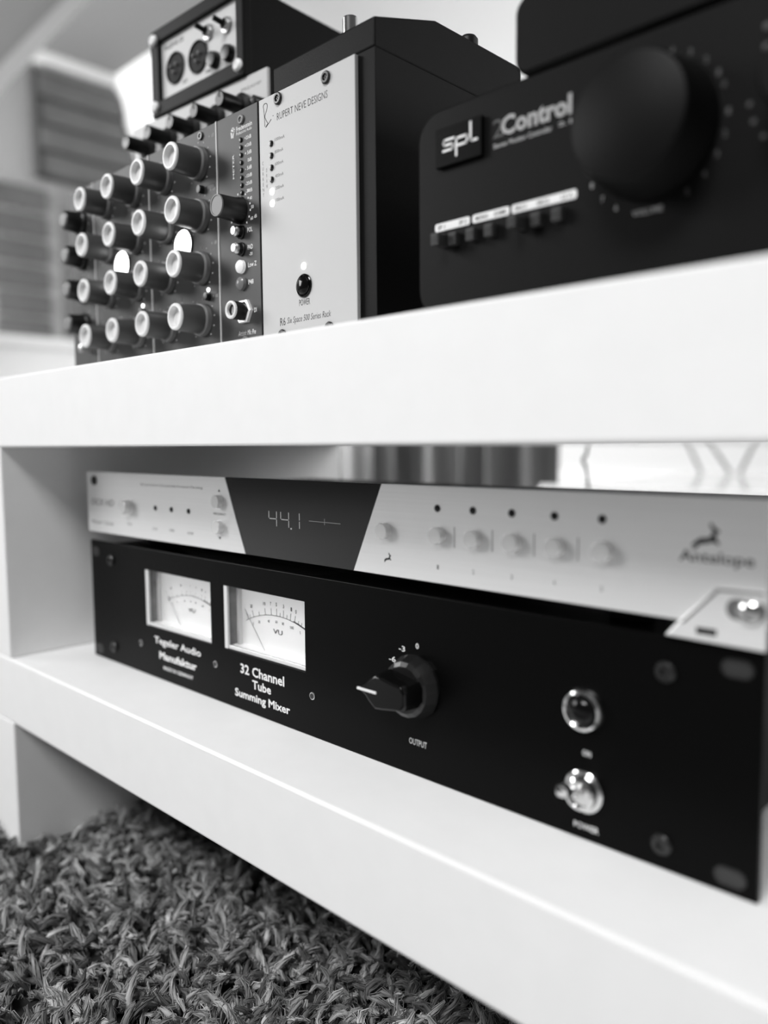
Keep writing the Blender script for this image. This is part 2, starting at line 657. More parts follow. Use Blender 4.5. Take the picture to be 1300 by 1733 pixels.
t.put('pointer_line', box(-0.0186, -0.0060, -0.0206, -0.0196, -0.0006, 0.0006), PRINTW, kn, at=(kx, -0.0001, kz), bevel=0.0002)
for s, x0, x1, z0, z1 in (('-6', 0.3094, 0.3138, 0.0530, 0.0557), ('-3', 0.3160, 0.3200, 0.0592, 0.0619), ('0', 0.3268, 0.3287, 0.0621, 0.0648), ('15', 0.3168, 0.3200, 0.0277, 0.0304)):
    t.put('dial_figure', text(s, x0, x1, z0, z1, 0, bold=0.012), PRINTW)
TX = [('32 Channel', 0.1868, 0.2280, 0.0228, 0.0287, 0.022), ('Tube', 0.1982, 0.2158, 0.0155, 0.0208, 0.022), ('Summing Mixer', 0.1808, 0.2327, 0.0063, 0.0127, 0.022),
      ('Tegeler Audio', 0.0885, 0.1448, 0.0230, 0.0292, 0.02), ('Manufaktur', 0.0943, 0.1396, 0.0144, 0.0196, 0.03), ('MADE IN GERMANY', 0.0990, 0.1352, 0.0077, 0.0103, 0.01),
      ('OUTPUT', 0.3224, 0.3335, 0.0152, 0.0182, 0.0), ('ON', 0.4152, 0.4188, 0.0346, 0.0369, 0.01), ('POWER', 0.4117, 0.4226, 0.0043, 0.0068, 0.01)]
for s, x0, x1, z0, z1, bo in TX:
    t.put('lettering', text(s, x0, x1, z0, z1, 0, bold=bo), PRINTW)
# indicator lamp
lm = t.put('indicator_lamp', lathe([(0.0088, 0), (0.0088, 0.0015), (0.0080, 0.0030), (0.0070, 0.0034), (0.0062, 0.0026), (0.0060, 0.0012)], 32), CHROME, at=(0.4158, 0, 0.0533))
t.put('lamp_lens', lathe([(0.0062, 0.0010), (0.0058, 0.0030), (0.0042, 0.0046), (0.002, 0.0053), (0, 0.0055)], 24), BLACKG, lm, at=(0.4158, 0, 0.0533), label='dark lens of the unlit lamp')
# toggle switch
tg = t.put('toggle_switch', lathe([(0.0086, 0), (0.0086, 0.0012), (0.0078, 0.0018), (0.0070, 0.0018), (0.0066, 0.0045), (0.0052, 0.0052), (0.0050, 0.0036), (0, 0.0034)], 28), CHROME, at=(0.4162, 0, 0.0202))
bm = bmesh.new()
add_tube(bm, [(0.4162, -0.0030, 0.0202), (0.4162, -0.0090, 0.0228), (0.4160, -0.0155, 0.0256), (0.4160, -0.0175, 0.0265), (0.4160, -0.0190, 0.0271)], [0.0017, 0.0020, 0.0030, 0.0027, 0.0012], 14)
t.put('lever', fin(bm), CHROME, tg, at=None, smooth=0.8).location = Vector((0, 0, 0)) - Vector(tg['off'])
# screws and rack slots
sm = lathe([(0.0040, 0), (0.0040, 0.0008), (0.0033, 0.0016), (0.0018, 0.0018), (0.0017, 0.0006), (0, 0.0005)], 20)
for x, z in ((0.0309, 0.0754), (0.0312, 0.0113), (0.4485, 0.0749), (0.4485, 0.0097)):
    t.put('screw', sm, SCREWB, at=(x, 0, z))
sm2 = lathe([(0.0021, 0), (0.0021, 0.0004), (0.0015, 0.0006), (0.0009, 0.0005), (0, 0.0003)], 18)
for x, z in ((0.2521, 0.0229), (0.1609, 0.0231), (0.0702, 0.0210)):
    t.put('small_screw', sm2, STEEL if x > 0.2 else BLACKM, at=(x, 0, z))
    t.put('screw_recess', lathe([(0.0016, 0.0004), (0.0015, 0.0007), (0, 0.0007)], 16), LEDOFF, at=(x, 0, z))
for x, z in ((0.0080, 0.0800), (0.0085, 0.0065), (0.4737, 0.0808), (0.4733, 0.0065)):
    bm = bmesh.new()
    o_ = rrect(x - 0.0056, x + 0.0056, z - 0.0034, z + 0.0034, 0.00335)
    i_ = rrect(x - 0.0048, x + 0.0048, z - 0.0026, z + 0.0026, 0.00255)
    a = [bm.verts.new((p, -0.0002, q)) for p, q in o_]
    b = [bm.verts.new((p, -0.0003, q)) for p, q in i_]
    c = [bm.verts.new((p, 0.0, q)) for p, q in i_]
    d = [bm.verts.new((p, 0.0, q)) for p, q in o_]
    n = len(a)
    for A, B in ((d, a), (a, b), (b, c)):
        for i in range(n):
            bm.faces.new((A[i], A[(i + 1) % n], B[(i + 1) % n], B[i]))
    sl = t.put('rack_slot', fin(bm), SCREWB)
    t.put('slot_bottom', poly(i_, -0.00012, 0.0), SLOTB, sl)

# ------------------------------------------------------------------ the silver clock on top of it
t = T('word_clock', 'slim silver rack clock with a dark display reading 44.1, stacked on the black mixer', 'rack unit', (0.2413, 0.12, 0.0866))
ZA0, ZA1, YA = 0.0950, 0.1391, -0.0010
t.put('chassis', box(0.022, 0.4780, YA + 0.0045, 0.20, ZA0 + 0.001, ZA1 - 0.0120), BLACKP)
for fx in (0.05, 0.42):
    for fy in (0.03, 0.18):
        t.put('foot', lathe([(0.009, 0), (0.010, 0.0094)], 16, axis='z', c=(fx, fy, 0.0866)), RUBBER)
t.put('left_faceplate', poly([(0, ZA0), (0.1956, ZA0), (0.1769, ZA1), (0, ZA1)], YA, YA + 0.004), SILVER, bevel=0.0003)
t.put('right_faceplate', poly([(0.2861, ZA0), (W19, ZA0), (W19, ZA1), (0.3060, ZA1)], YA, YA + 0.004), SILVER, bevel=0.0003)
t.put('display_window', poly([(0.1957, ZA0), (0.2860, ZA0), (0.3058, ZA1), (0.1771, ZA1)], YA + 0.0004, YA + 0.004), DISPLAY)


def seg7(ch, x, z, wd, h, sh=0.10):
    P = {'a': ((0, 1), (1, 1)), 'b': ((1, 1), (1, .5)), 'c': ((1, .5), (1, 0)), 'd': ((0, 0), (1, 0)), 'e': ((0, .5), (0, 0)), 'f': ((0, 1), (0, .5)), 'g': ((0, .5), (1, .5))}
    S = {'4': 'fgbc', '1': 'bc'}[ch]
    res = []
    for s in S:
        (a, b), (c, d) = P[s]
        k = 0.10
        ax, az, cx_, cz_ = a + (c - a) * k, b + (d - b) * k, c - (c - a) * k, d - (d - b) * k
        res.append([(x + ax * wd - (1 - az) * h * sh * 0, z + az * h), (x + cx_ * wd, z + cz_ * h)])
    return res


for ch, x in (('4', 0.2180), ('4', 0.2285), ('1', 0.2375)):
    t.put('display_digit', strokes(seg7(ch, x, 0.1128, 0.0068, 0.0088), YA + 0.0004, 0.00023), DIGIT)
t.put('decimal_point', strokes([[(0.2370, 0.1126), (0.2376, 0.1126)]], YA + 0.0004, 0.0004), DIGIT)
t.put('display_line', strokes([[(0.2522, 0.1178), (0.2765, 0.1178)], [(0.2645, 0.1165), (0.2645, 0.1195)]], YA + 0.0004, 0.00016), DIGITD)
bt = lathe([(0.0040, 0), (0.0040, 0.0030), (0.0036, 0.0035), (0, 0.0035)], 28)
for x, z in ((0.3085, 0.1167), (0.3420, 0.1168), (0.3620, 0.1168), (0.3823, 0.1168), (0.4027, 0.1167), (0.4236, 0.1167), (0.1708, 0.1245), (0.1708, 0.1091)):
    t.put('button', bt, BTNF, at=(x, YA, z))
t.put('button', lathe([(0.0050, 0), (0.0050, 0.0050), (0.0044, 0.0056), (0, 0.0056)], 28), BTNF, at=(0.0620, YA, 0.1160), label='larger round silver button at the left')
led = lathe([(0.0017, 0), (0.0017, 0.0002), (0.0012, 0.0007), (0, 0.0009)], 16)
for x in (0.3411, 0.3611, 0.3814, 0.4018, 0.4227):
    t.put('led', led, LEDOFF, at=(x, YA, 0.1291))
for x, m in ((0.0970, LEDON), (0.1168, PRINTM), (0.1369, LEDOFF)):
    t.put('led', led, m, at=(x, YA, 0.1168))
for x in (0.3510, 0.3716, 0.3925, 0.4126):
    t.put('divider_line', strokes([[(x, 0.1122), (x, 0.1212)]], YA, 0.00016), PRINTM)
for i, x in enumerate((0.3414, 0.3615, 0.3816, 0.4021, 0.4229)):
    t.put('lettering', text(str(i + 1), x - 0.0005, x + 0.0005, 0.1014, 0.1034, YA), PRINTM)
for s, x0, x1, z0, z1, sh in (('4th generation Acoustically Focused Clocking', 0.0780, 0.1535, 0.1310, 0.1327, 0.1), ('OCX HD', 0.0060, 0.0400, 0.1150, 0.1195, 0.2), ('Master Clock', 0.0060, 0.0390, 0.1012, 0.1036, 0.0),
                              ('FREQUENCY', 0.1645, 0.1775, 0.1161, 0.1176, 0), ('I/O', 0.0590, 0.0650, 0.1030, 0.1046, 0), ('LOCK', 0.0925, 0.0990, 0.1020, 0.1036, 0), ('OVEN', 0.1135, 0.1195, 0.1024, 0.1040, 0), ('ATOM', 0.1350, 0.1415, 0.1021, 0.1037, 0)):
    t.put('lettering', text(s, x0, x1, z0, z1, YA, shear=sh), PRINTB if z0 > 0.11 and 'OCX' not in s else PRINTM)
t.put('lettering', text('Antelope', 0.4530, 0.4785, 0.1152, 0.1203, YA, bold=0.01), PRINTB)
t.put('arrow_mark', poly([(0.1698, 0.1303), (0.1720, 0.1303), (0.1709, 0.1319)], YA - 0.0001, YA), PRINTB)
t.put('arrow_mark', poly([(0.1694, 0.1031), (0.1716, 0.1031), (0.1705, 0.1016)], YA - 0.0001, YA), PRINTB)


def antelope(x, z, s):
    """leaping antelope silhouette about one unit wide, heading left-down to right-up"""
    body = [(-0.50, -0.30), (-0.30, -0.10), (-0.16, -0.02), (0.05, -0.02), (0.18, 0.08), (0.22, 0.25), (0.10, 0.40), (0.16, 0.50), (0.27, 0.34), (0.44, 0.24), (0.42, 0.17), (0.33, 0.17), (0.33, -0.02), (0.46, -0.20), (0.40, -0.22), (0.22, -0.14),
            (0.05, -0.20), (-0.12, -0.22), (-0.22, -0.26), (-0.40, -0.46), (-0.46, -0.44), (-0.32, -0.24), (-0.44, -0.32)]
    return poly([(x + a * s, z + b * s) for a, b in body], YA - 0.0001, YA)


t.put('antelope_emblem', antelope(0.4622, 0.1252, 0.0105), PRINTB)
t.put('antelope_emblem', antelope(0.3100, 0.1037, 0.0050), PRINTB)
t.put('screw', screw_mesh(0.0034, 0.0014), SCREWB, at=(0.0121, YA, 0.1329))
# lower right ear plate with its bright screw and a dark notch
ear = t.put('ear_plate', poly([(0.4490, 0.0892), (0.4536, 0.0946), (0.4672, 0.1086), (W19 + 0.001, 0.1090), (W19 + 0.001, 0.0888)], YA - 0.0022, YA - 0.0002), SILVER, bevel=0.0006)
t.put('ear_groove', poly([(0.4548, 0.0948), (0.4562, 0.0948), (0.4680, 0.1074), (W19, 0.1078), (W19, 0.1086), (0.4673, 0.1084)], YA - 0.00235, YA - 0.0021), PRINTM, ear)
t.put('ear_slot', poly(rrect(0.4705, 0.4835, 0.0984, 0.1056, 0.0035), YA - 0.0023, YA - 0.0021), KNOBF, ear)
t.put('ear_screw', lathe([(0.0042, 0), (0.0040, 0.0014), (0.0028, 0.0024), (0, 0.0029)], 24, c=(0.4785, YA - 0.0022, 0.1018)), CHROME, ear)
t.put('ear_notch', box(0.4605, 0.4675, YA - 0.00235, YA - 0.0021, 0.0917, 0.0940), LEDOFF, ear)

# ------------------------------------------------------------------ the module rack on the top board
ZT = 0.2075
YF = 0.0015
t = T('module_rack', 'black six-space module rack with a pale right-hand power panel, on the top board', 'module rack', (0.14, 0.12, ZT))
RX0, RX1, RY0, RY1, RZ1 = -0.0215, 0.2995, 0.0040, 0.26, 0.3435
t.put('case', boxes([(RX0, -0.0175, RY0, RY1, ZT, RZ1), (0.2130, RX1, RY0, RY1, ZT, RZ1), (-0.0175, 0.2130, RY0, RY1, ZT, ZT + 0.0015), (-0.0175, 0.2130, RY0 + 0.004, RY1, 0.3430, RZ1), (-0.0175, 0.2130, RY1 - 0.003, RY1, ZT + 0.0015, 0.3430)]), BLACKP, bevel=0.0005)
pp = t.put('power_panel', box(0.2138, 0.2884, YF, YF + 0.0024, 0.2095, 0.3428), LIGHTP, bevel=0.0003, label='pale grey power panel')
sc = screw_mesh(0.0031, 0.0013)
for x, z in ((0.2306, 0.3391), (0.2682, 0.3381), (0.2306, 0.2168), (0.2682, 0.2168)):
    t.put('screw', sc, SCREWB, pp, at=(x, YF, z))
for s, x0, x1, z0, z1 in (('RUPERT NEVE DESIGNS', 0.2292, 0.2690, 0.3285, 0.3321), ('POWER', 0.2448, 0.2534, 0.2304, 0.2337), ('R6', 0.2287, 0.2332, 0.2218, 0.2260)):
    t.put('lettering', text(s, x0, x1, z0, z1, YF, bold=-0.008 if 'NEVE' in s else 0.0), PRINTB, pp)
t.put('lettering', text('Six Space 500 Series Rack', 0.2347, 0.2692, 0.2214, 0.2256, YF, shear=0.25, bold=-0.006), PRINTB, pp)
sig = [(0.2188, 0.3282), (0.2186, 0.3330), (0.2181, 0.3370), (0.2178, 0.3388), (0.2187, 0.3398), (0.2205, 0.3396), (0.2212, 0.3384), (0.2208, 0.3366), (0.2196, 0.3346), (0.2190, 0.3330), (0.2203, 0.3306), (0.2214, 0.3290), (0.2204, 0.3284), (0.2196, 0.3276), (0.2225, 0.3292), (0.2246, 0.3306)]
sp = []
for i in range(len(sig) - 1):
    p0, p1, p2, p3 = sig[max(i - 1, 0)], sig[i], sig[i + 1], sig[min(i + 2, len(sig) - 1)]
    for k in range(5):
        u = k / 5
        sp.append(tuple(0.5 * (2 * p1[j] + (p2[j] - p0[j]) * u + (2 * p0[j] - 5 * p1[j] + 4 * p2[j] - p3[j]) * u * u + (3 * p1[j] - p0[j] - 3 * p2[j] + p3[j]) * u ** 3) for j in (0, 1)))
t.put('signature_mark', strokes([sp, [(0.2258, 0.3318), (0.2262, 0.3318)]], YF, 0.00016), PRINTB, pp)
for i, s in enumerate(('1000mA', '800mA', '600mA', '400mA', '200mA', '100mA')):
    z = 0.3180 - i * 0.0062
    on = i > 3
    t.put('led', lathe([(0.0019 if on else 0.0016, 0), (0.0018 if on else 0.0016, 0.0004), (0.0012, 0.0010), (0, 0.0012)], 16), LEDON if on else LEDOFF, pp, at=(0.2241, YF, z))
    t.put('lettering', text(s, 0.2268, 0.2268 + 0.0014 * len(s), z + 0.0003, z + 0.0020, YF, bold=-0.01), PRINTM, pp)
t.put('lettering', text('C\nU\nR\nR\nE\nN\nT', 0.2158, 0.2171, 0.2920, 0.3105, YF, bold=-0.01, line=1.0), PRINTM, pp)
t.put('lettering', text('D\nR\nA\nW', 0.2189, 0.2202, 0.2960, 0.3062, YF, bold=-0.01, line=1.0), PRINTM, pp)
t.put('led', lathe([(0.0019, 0), (0.0018, 0.0004), (0.0012, 0.0010), (0, 0.0012)], 16), LEDON, pp, at=(0.2490, YF, 0.2503))
pb = t.put('power_button', lathe([(0.0060, 0), (0.0060, 0.0006), (0.0055, 0.0010), (0.0050, 0.0004), (0.0046, 0.0014), (0.0030, 0.0023), (0, 0.0026)], 28), BLACKG, pp, at=(0.2491, YF, 0.2403))


def module(x0, x1, name, label, zb=0.2095, m=DGREY, group=None):
    tt = T(name, label, 'rack module', ((x0 + x1) / 2, 0.06, 0.2090), group=group)
    tt.put('faceplate', box(x0 + 0.0003, x1 - 0.0003, YF, YF + 0.0024, zb, 0.3430), m, bevel=0.0003)
    tt.put('module_body', box(x0 + 0.0015, x1 - 0.0015, YF + 0.0065, 0.15, 0.2090, 0.3400), BLACKP)
    return tt


# preamp module beside the power panel
t = module(0.1742, 0.2128, 'preamp_module', 'dark narrow rack module with dot meter and black knob, left of the pale power panel')
t.put('edge_strip', box(0.1733, 0.1743, YF - 0.0004, YF + 0.002, 0.2097, 0.3430), LIGHTP, label='pale edge strip')
t.put('screw', screw_mesh(0.0026, 0.0010), KNOBF, at=(0.1978, YF, 0.3375))
t.put('screw', screw_mesh(0.0028, 0.0012), KNOBF, at=(0.1978, YF, 0.2170))
t.put('logo_mark', strokes([[(0.1885, 0.3302), (0.1882, 0.3335), (0.1893, 0.3350), (0.1908, 0.3348), (0.1913, 0.3335), (0.1905, 0.3322)], [(0.1893, 0.3338), (0.1903, 0.3330), (0.1898, 0.3300)]], YF, 0.00045), PRINTW)
t.put('lettering', text('Fredenstein', 0.1930, 0.2075, 0.3322, 0.3347, YF, bold=0.01), PRINTW)
t.put('lettering', text('Professional Audio', 0.1930, 0.2072, 0.3301, 0.3319, YF), PRINTW)
lo = lathe([(0.0014, 0), (0.0013, 0.0006), (0, 0.001)], 12)
for i, s in enumerate(('+20dB', '+10dB', '+ 5dB', '0dB', '- 5dB', '-10dB', '-20dB', '-30dB')):
    z = 0.3268 - i * 0.00407
    t.put('led', lo, LEDOFF, at=(0.1972, YF, z))
    wd = 0.0012 * len(s)
    t.put('lettering', text(s, 0.2066 - wd, 0.2066, z - 0.0010, z + 0.0010, YF, bold=0.01), PRINTW)
t.put('led', lo, LEDOFF, at=(0.1972, YF, 0.2950))
t.put('lettering', text('METER', 0.1889, 0.1903, 0.3075, 0.3208, YF, bold=0.01, rot=90), PRINTW)
kb = t.put('gain_knob', lathe([(0.0072, 0), (0.0072, 0.002), (0.0066, 0.004), (0.0062, 0.0148), (0.0058, 0.0155)], 28), BLACKD, at=(0.1948, YF, 0.2890))
t.put('knob_cap', lathe([(0.0060, 0.0150), (0.0058, 0.0160), (0.0052, 0.0160), (0.0050, 0.0157), (0, 0.0157)], 28), KNOBF, kb, at=(0.1948, YF, 0.2890), label='grey metal cap with a bright rim')
dots = [(0.1948 + 0.0095 * math.cos(a), 0.2890 + 0.0095 * math.sin(a)) for a in np.linspace(-0.9, 4.04, 14)]
t.put('dial_mark', strokes([[(x, z), (x + 0.0003, z)] for x, z in dots], YF, 0.0005), PRINTW, stuff=True)
for s, x, z in (('40', 0.2050, 0.2940), ('50', 0.2063, 0.2890), ('60', 0.2055, 0.2830), ('dB', 0.2090, 0.2835), ('30', 0.2030, 0.2985), ('10', 0.1875, 0.2975)):
    t.put('lettering', text(s, x - 0.0012, x + 0.0012, z - 0.0009, z + 0.0009, YF, bold=0.01), PRINTW)
bb = lathe([(0.0038, 0), (0.0038, 0.0008), (0.0031, 0.0012), (0.0031, 0.0046), (0.0026, 0.0056), (0, 0.0060)], 20)
for z, m, s in ((0.2772, None, 'POL'), (0.2678, None, 'PAD'), (0.2582, BTNSOFT, 'Low Z'), (0.2488, BTNGREY, 'P48')):
    if m is None:
        b = t.put('push_button', lathe([(0.0038, 0), (0.0038, 0.0008), (0.0031, 0.0012), (0.0031, 0.0035)], 20), BLACKD, at=(0.1955, YF, z))
        t.put('button_tip', lathe([(0.0031, 0.0034), (0.0031, 0.0046), (0.0022, 0.0058), (0, 0.0061)], 20), STEEL, b, at=(0.1955, YF, z))
    else:
        t.put('push_button', lathe([(0.0038, 0), (0.0036, 0.0018), (0.0022, 0.0030), (0, 0.0033)], 20), m, at=(0.1953, YF, z), label='lit white button' if m is BTNSOFT else 'translucent grey button')
    wd = 0.00155 * len(s)
    t.put('lettering', text(s, 0.2012, 0.2012 + wd, z - 0.0012, z + 0.0014, YF, bold=0.012), PRINTW)
t.put('lettering', text('-20', 0.2025, 0.2055, 0.2632, 0.2650, YF, bold=0.01), PRINTW)
bm = bmesh.new()
add_lathe(bm, [(0.0054, 0), (0.0072, 0.0), (0.0071, 0.0018), (0.0066, 0.0023), (0.0058, 0.0023), (0.0056, 0.0006)], 6)
jk = t.put('jack_socket', fin(bm), BTNF, at=(0.1975, YF, 0.2331))
t.put('jack_barrel', lathe([(0.0050, 0.0), (0.0050, 0.0092)], 24), BLACKD, jk, at=(0.1975, YF, 0.2331))
t.put('jack_rim', lathe([(0.0050, 0.0090), (0.0049, 0.0102), (0.0040, 0.0104), (0.0033, 0.0100), (0.0033, 0.0080)], 28), KNOBC, jk, at=(0.1975, YF, 0.2331))
t.put('jack_hole', lathe([(0.0033, 0.0085), (0, 0.0084)], 20), LEDOFF, jk, at=(0.1975, YF, 0.2331))
t.put('lettering', text('DI', 0.2060, 0.2082, 0.2318, 0.2343, YF, bold=0.012), PRINTW)
t.put('lettering', text('Artistic Mic Pre', 0.1905, 0.2070, 0.2200, 0.2228, YF, shear=0.35, bold=0.0), PRINTW)

# two double-width equaliser modules with eight long grey knobs each
KB = lathe([(0.0084, 0.0032), (0.0080, 0.0180), (0.0077, 0.0186)], 32)
KF = lathe([(0.0097, 0), (0.0097, 0.0028), (0.0092, 0.0035), (0.0083, 0.0036)], 32)
KC = lathe([(0.0078, 0.0184), (0.0077, 0.0194), (0.0070, 0.0199), (0.0060, 0.0199), (0.0056, 0.0190), (0.0055, 0.0166), (0, 0.0166)], 32)
KZ = (0.3240, 0.2940, 0.2635, 0.2332)


def eq_module(x0, label):
    t = module(x0, x0 + 0.0762, 'equaliser_module', label)
    t.put('edge_strip', box(x0 - 0.0007, x0 + 0.0003, YF - 0.0004, YF + 0.002, 0.2097, 0.3430), LIGHTP, label='pale edge strip')
    marks = []
    for c in range(2):
        cx = x0 + 0.0190 + c * 0.0381
        for r, z in enumerate(KZ):
            k = t.put('knob', KB, KNOBG, at=(cx, YF, z))
            t.put('knob_cap', KC, KNOBC, k, at=(cx, YF, z))
            t.put('knob_flange', KF, KNOBF, k, at=(cx, YF, z))
            for a in np.linspace(-0.85, 4.0, 11):
                px, pz = cx + 0.0122 * math.cos(a), z + 0.0122 * math.sin(a)
                marks.append([(px - 0.0003, pz), (px + 0.0003, pz)])
            for s, dx in (('+', 0.0115), ('dB', 0.0150), ('-', -0.0100)):
                wd = 0.0013 * len(s)
                t.put('lettering', text(s, cx + dx - wd / 2, cx + dx + wd / 2, z + 0.0118, z + (0.0138 if s != '-' else 0.0122), YF), PRINTG)
    t.put('dial_mark', strokes(marks, YF, 0.0004), PRINTG, stuff=True)
    # outlined filter symbols
    for cx, z in ((x0 + 0.0690, 0.3085), (x0 + 0.0690, 0.2480), (x0 + 0.0310, 0.3085), (x0 + 0.0310, 0.2480)):
        q = rrect(cx - 0.0048, cx + 0.0040, z - 0.0013, z + 0.0013, 0.0012, 3)
        t.put('filter_symbol', strokes([q + [q[0]]], YF, 0.0002), PRINTD)
    b = t.put('lit_button', lathe([(0.0102, 0), (0.0102, 0.0006), (0.0094, 0.0008)], 32), SCREWB, at=(x0 + 0.0384, YF, 0.2800))
    t.put('button_lens', lathe([(0.0094, 0.0004), (0.0090, 0.0010), (0.0050, 0.0016), (0, 0.0018)], 32), BTNLIT, b, at=(x0 + 0.0384, YF, 0.2800), label='glowing white lens')
    t.put('led', lathe([(0.0013, 0), (0.0012, 0.0007), (0, 0.001)], 12), LEDON, at=(x0 + 0.0640, YF, 0.2500))
    t.put('push_button', lathe([(0.0024, 0), (0.0022, 0.003), (0, 0.0033)], 16), BLACKD, at=(x0 + 0.0640, YF, 0.2460))
    t.put('push_button', lathe([(0.0024, 0), (0.0022, 0.003), (0, 0.0033)], 16), BLACKD, at=(x0 + 0.0600, YF, 0.3085))
    t.put('screw', screw_mesh(0.0024, 0.0010), SCREWB, at=(x0 + 0.0600, YF, 0.3392))


eq_module(0.0980, 'grey-knobbed equaliser module next to the module with the black knob')
eq_module(0.0218, 'grey-knobbed equaliser module next to the leftmost black-knobbed module')

t = module(-0.0172, 0.0215, 'compressor_module', 'leftmost rack module with a column of four black pale-tipped knobs')
BK = lathe([(0.0088, 0), (0.0088, 0.002), (0.0075, 0.003), (0.0068, 0.0120), (0.0060, 0.0132)], 24)
BC = lathe([(0.0058, 0.0128), (0.0046, 0.0140), (0, 0.0142)], 20)
for z in (0.3190, 0.2945, 0.2705, 0.2462):
    k = t.put('knob', BK, BLACKD, at=(0.0022, YF, z))
    t.put('knob_cap', BC, KNOBF, k, at=(0.0022, YF, z))
t.put('dial_mark', strokes([[(0.0022 + 0.0115 * math.cos(a), z + 0.0115 * math.sin(a)), (0.0027 + 0.0115 * math.cos(a), z + 0.0115 * math.sin(a))] for z in (0.319, 0.2945, 0.2705, 0.2462) for a in np.linspace(-0.8, 3.9, 9)], YF, 0.0004), PRINTG, stuff=True)
t.put('bright_button', lathe([(0.003, 0), (0.003, 0.008), (0, 0.009)], 16), STEEL, at=(0.0090, YF, 0.2285), label='small bright button at the foot')

# ------------------------------------------------------------------ black sloping box on the rack
t = T('sloping_box', 'small matt black box with sloping front top, on the rack above the pale power panel', 'audio box', (0.26, 0.06, RZ1))
t.put('body', polyx([(0.0040, RZ1 + 0.0002), (0.0040, 0.3571), (0.0480, 0.3706), (0.1240, 0.3716), (0.1240, RZ1 + 0.0002)], 0.2236, 0.2992), BLACKP, bevel=0.0009)
bm = bmesh.new()
prof = [(0.0040, 0.0), (0.0040, 0.0125), (0.0036, 0.0132), (0, 0.0132)]
add_lathe(bm, prof, 24, axis='z')
k = t.put('silver_knob', fin(bm), CHROME, at=(0.2665, 0.020, 0.3600), smooth=0.5)
t.put('black_nub', lathe([(0.0052, 0), (0.0052, 0.004), (0.0040, 0.0056), (0, 0.0058)], 20, axis='z'), BLACKD, at=(0.2930, 0.083, 0.3709))

t = T('cable_tie', 'short white frayed tie at the back corner of the sloping black box', 'tie', (0.3005, 0.126, 0.3440))
bm = bmesh.new()
add_tube(bm, [(0.3000, 0.127, RZ1), (0.3010, 0.1275, 0.352), (0.3003, 0.1270, 0.360), (0.3015, 0.128, 0.367), (0.3030, 0.1290, 0.3715)], [0.0010, 0.0009, 0.0011, 0.0012, 0.0007], 6)
add_tube(bm, [(0.3003, 0.127, 0.362), (0.3040, 0.129, 0.365), (0.3075, 0.131, 0.3655)], [0.0008, 0.0010, 0.0005], 6)
t.put('strap', fin(bm), TICKP, smooth=0.9)

# ------------------------------------------------------------------ silver preamp and DI box, stacked on the rack
t = T('knob_unit', 'silver-fronted half-width unit with a row of black knobs, sitting on the module rack', 'audio unit', (-0.005, 0.05, RZ1), math.radians(3.0))
t.put('body', box(-0.0050, 0.1490, 0.0525, 0.20, RZ1 + 0.003, 0.3990), BLACKP, bevel=0.001)
t.put('faceplate', box(-0.0060, 0.1500, 0.0500, 0.0525, RZ1 + 0.002, 0.3992), LIGHTP, bevel=0.0006)
for fx in (0.010, 0.135):
    for fy in (0.07, 0.18):
        t.put('foot', lathe([(0.006, 0), (0.006, 0.003)], 14, axis='z', c=(fx, fy, RZ1)), RUBBER)
NK = lathe([(0.0088, 0), (0.0088, 0.0030), (0.0060, 0.0040), (0.0052, 0.0060), (0.0050, 0.0185), (0.0042, 0.0200), (0, 0.0200)], 24)
for i in range(5):
    x = 0.0150 + i * 0.0277
    k = t.put('knob', NK, BLACKD, at=(x, 0.0500, 0.3800))
    t.put('pointer_line', box(-0.0004, 0.0004, -0.0203, -0.0060, 0.0010, 0.0054), PRINTD, k, at=(x, 0.0500, 0.3800))
t.put('knob', lathe([(0.0035, 0), (0.003, 0.008), (0, 0.009)], 16), BLACKD, at=(0.1452, 0.05, 0.3775), label='small black knob at the right end')
t.put('lettering', text('PREAMP', 0.1240, 0.1440, 0.3905, 0.3925, 0.05), PRINTM)

t = T('di_box', 'black-framed box with two round three-pin sockets, topmost of the left stack', 'audio box', (0.0225, 0.05, 0.3992), math.radians(2.2))
DX0, DX1, DZ0, DZ1 = 0.0225, 0.1305, 0.3994, 0.4605
t.put('body', box(DX0 + 0.002, DX1 - 0.002, 0.0560, 0.20, DZ0 + 0.001, DZ1 - 0.001), BLACKP, bevel=0.001)
t.put('front_frame', frame_plate(DX0, DX1, DZ0, DZ1, 0.0500, 0.0575, [(0.0330, 0.1225, 0.4100, 0.4510)]), BLACKP, bevel=0.0012)
fp = t.put('faceplate', box(0.0330, 0.1225, 0.0530, 0.0555, 0.4100, 0.4510), LIGHTP)
for x, z in ((0.0275, 0.4530), (0.0275, 0.4062), (0.1250, 0.4062), (0.1250, 0.4530)):
    t.put('corner_screw', lathe([(0.0042, 0), (0.0040, 0.0016), (0.0028, 0.0026), (0.0012, 0.0022), (0, 0.0018)], 18), KNOBC, at=(x, 0.0500, z), label='bright corner screw')
for x, z in ((0.0500, 0.4285), (0.0775, 0.4275)):
    s = t.put('xlr_socket', lathe([(0.0108, 0), (0.0108, 0.0012), (0.0101, 0.0016), (0.0098, 0.0004), (0, 0.0004)], 32), RUBBER, at=(x, 0.0530, z))
    for dx, dz in ((-0.0034, 0.0012), (0.0034, 0.0012), (0.0, -0.0034)):
        t.put('pin', lathe([(0.0011, 0.0), (0.0011, 0.0030), (0, 0.0036)], 12), KNOBF, s, at=(x + dx, 0.0530, z + dz))
for x, z in ((0.0970, 0.4190), (0.1130, 0.4183)):
    t.put('push_button', lathe([(0.0055, 0), (0.0055, 0.0020), (0.0046, 0.0048), (0, 0.0054)], 20), BLACKD, at=(x, 0.0530, z))
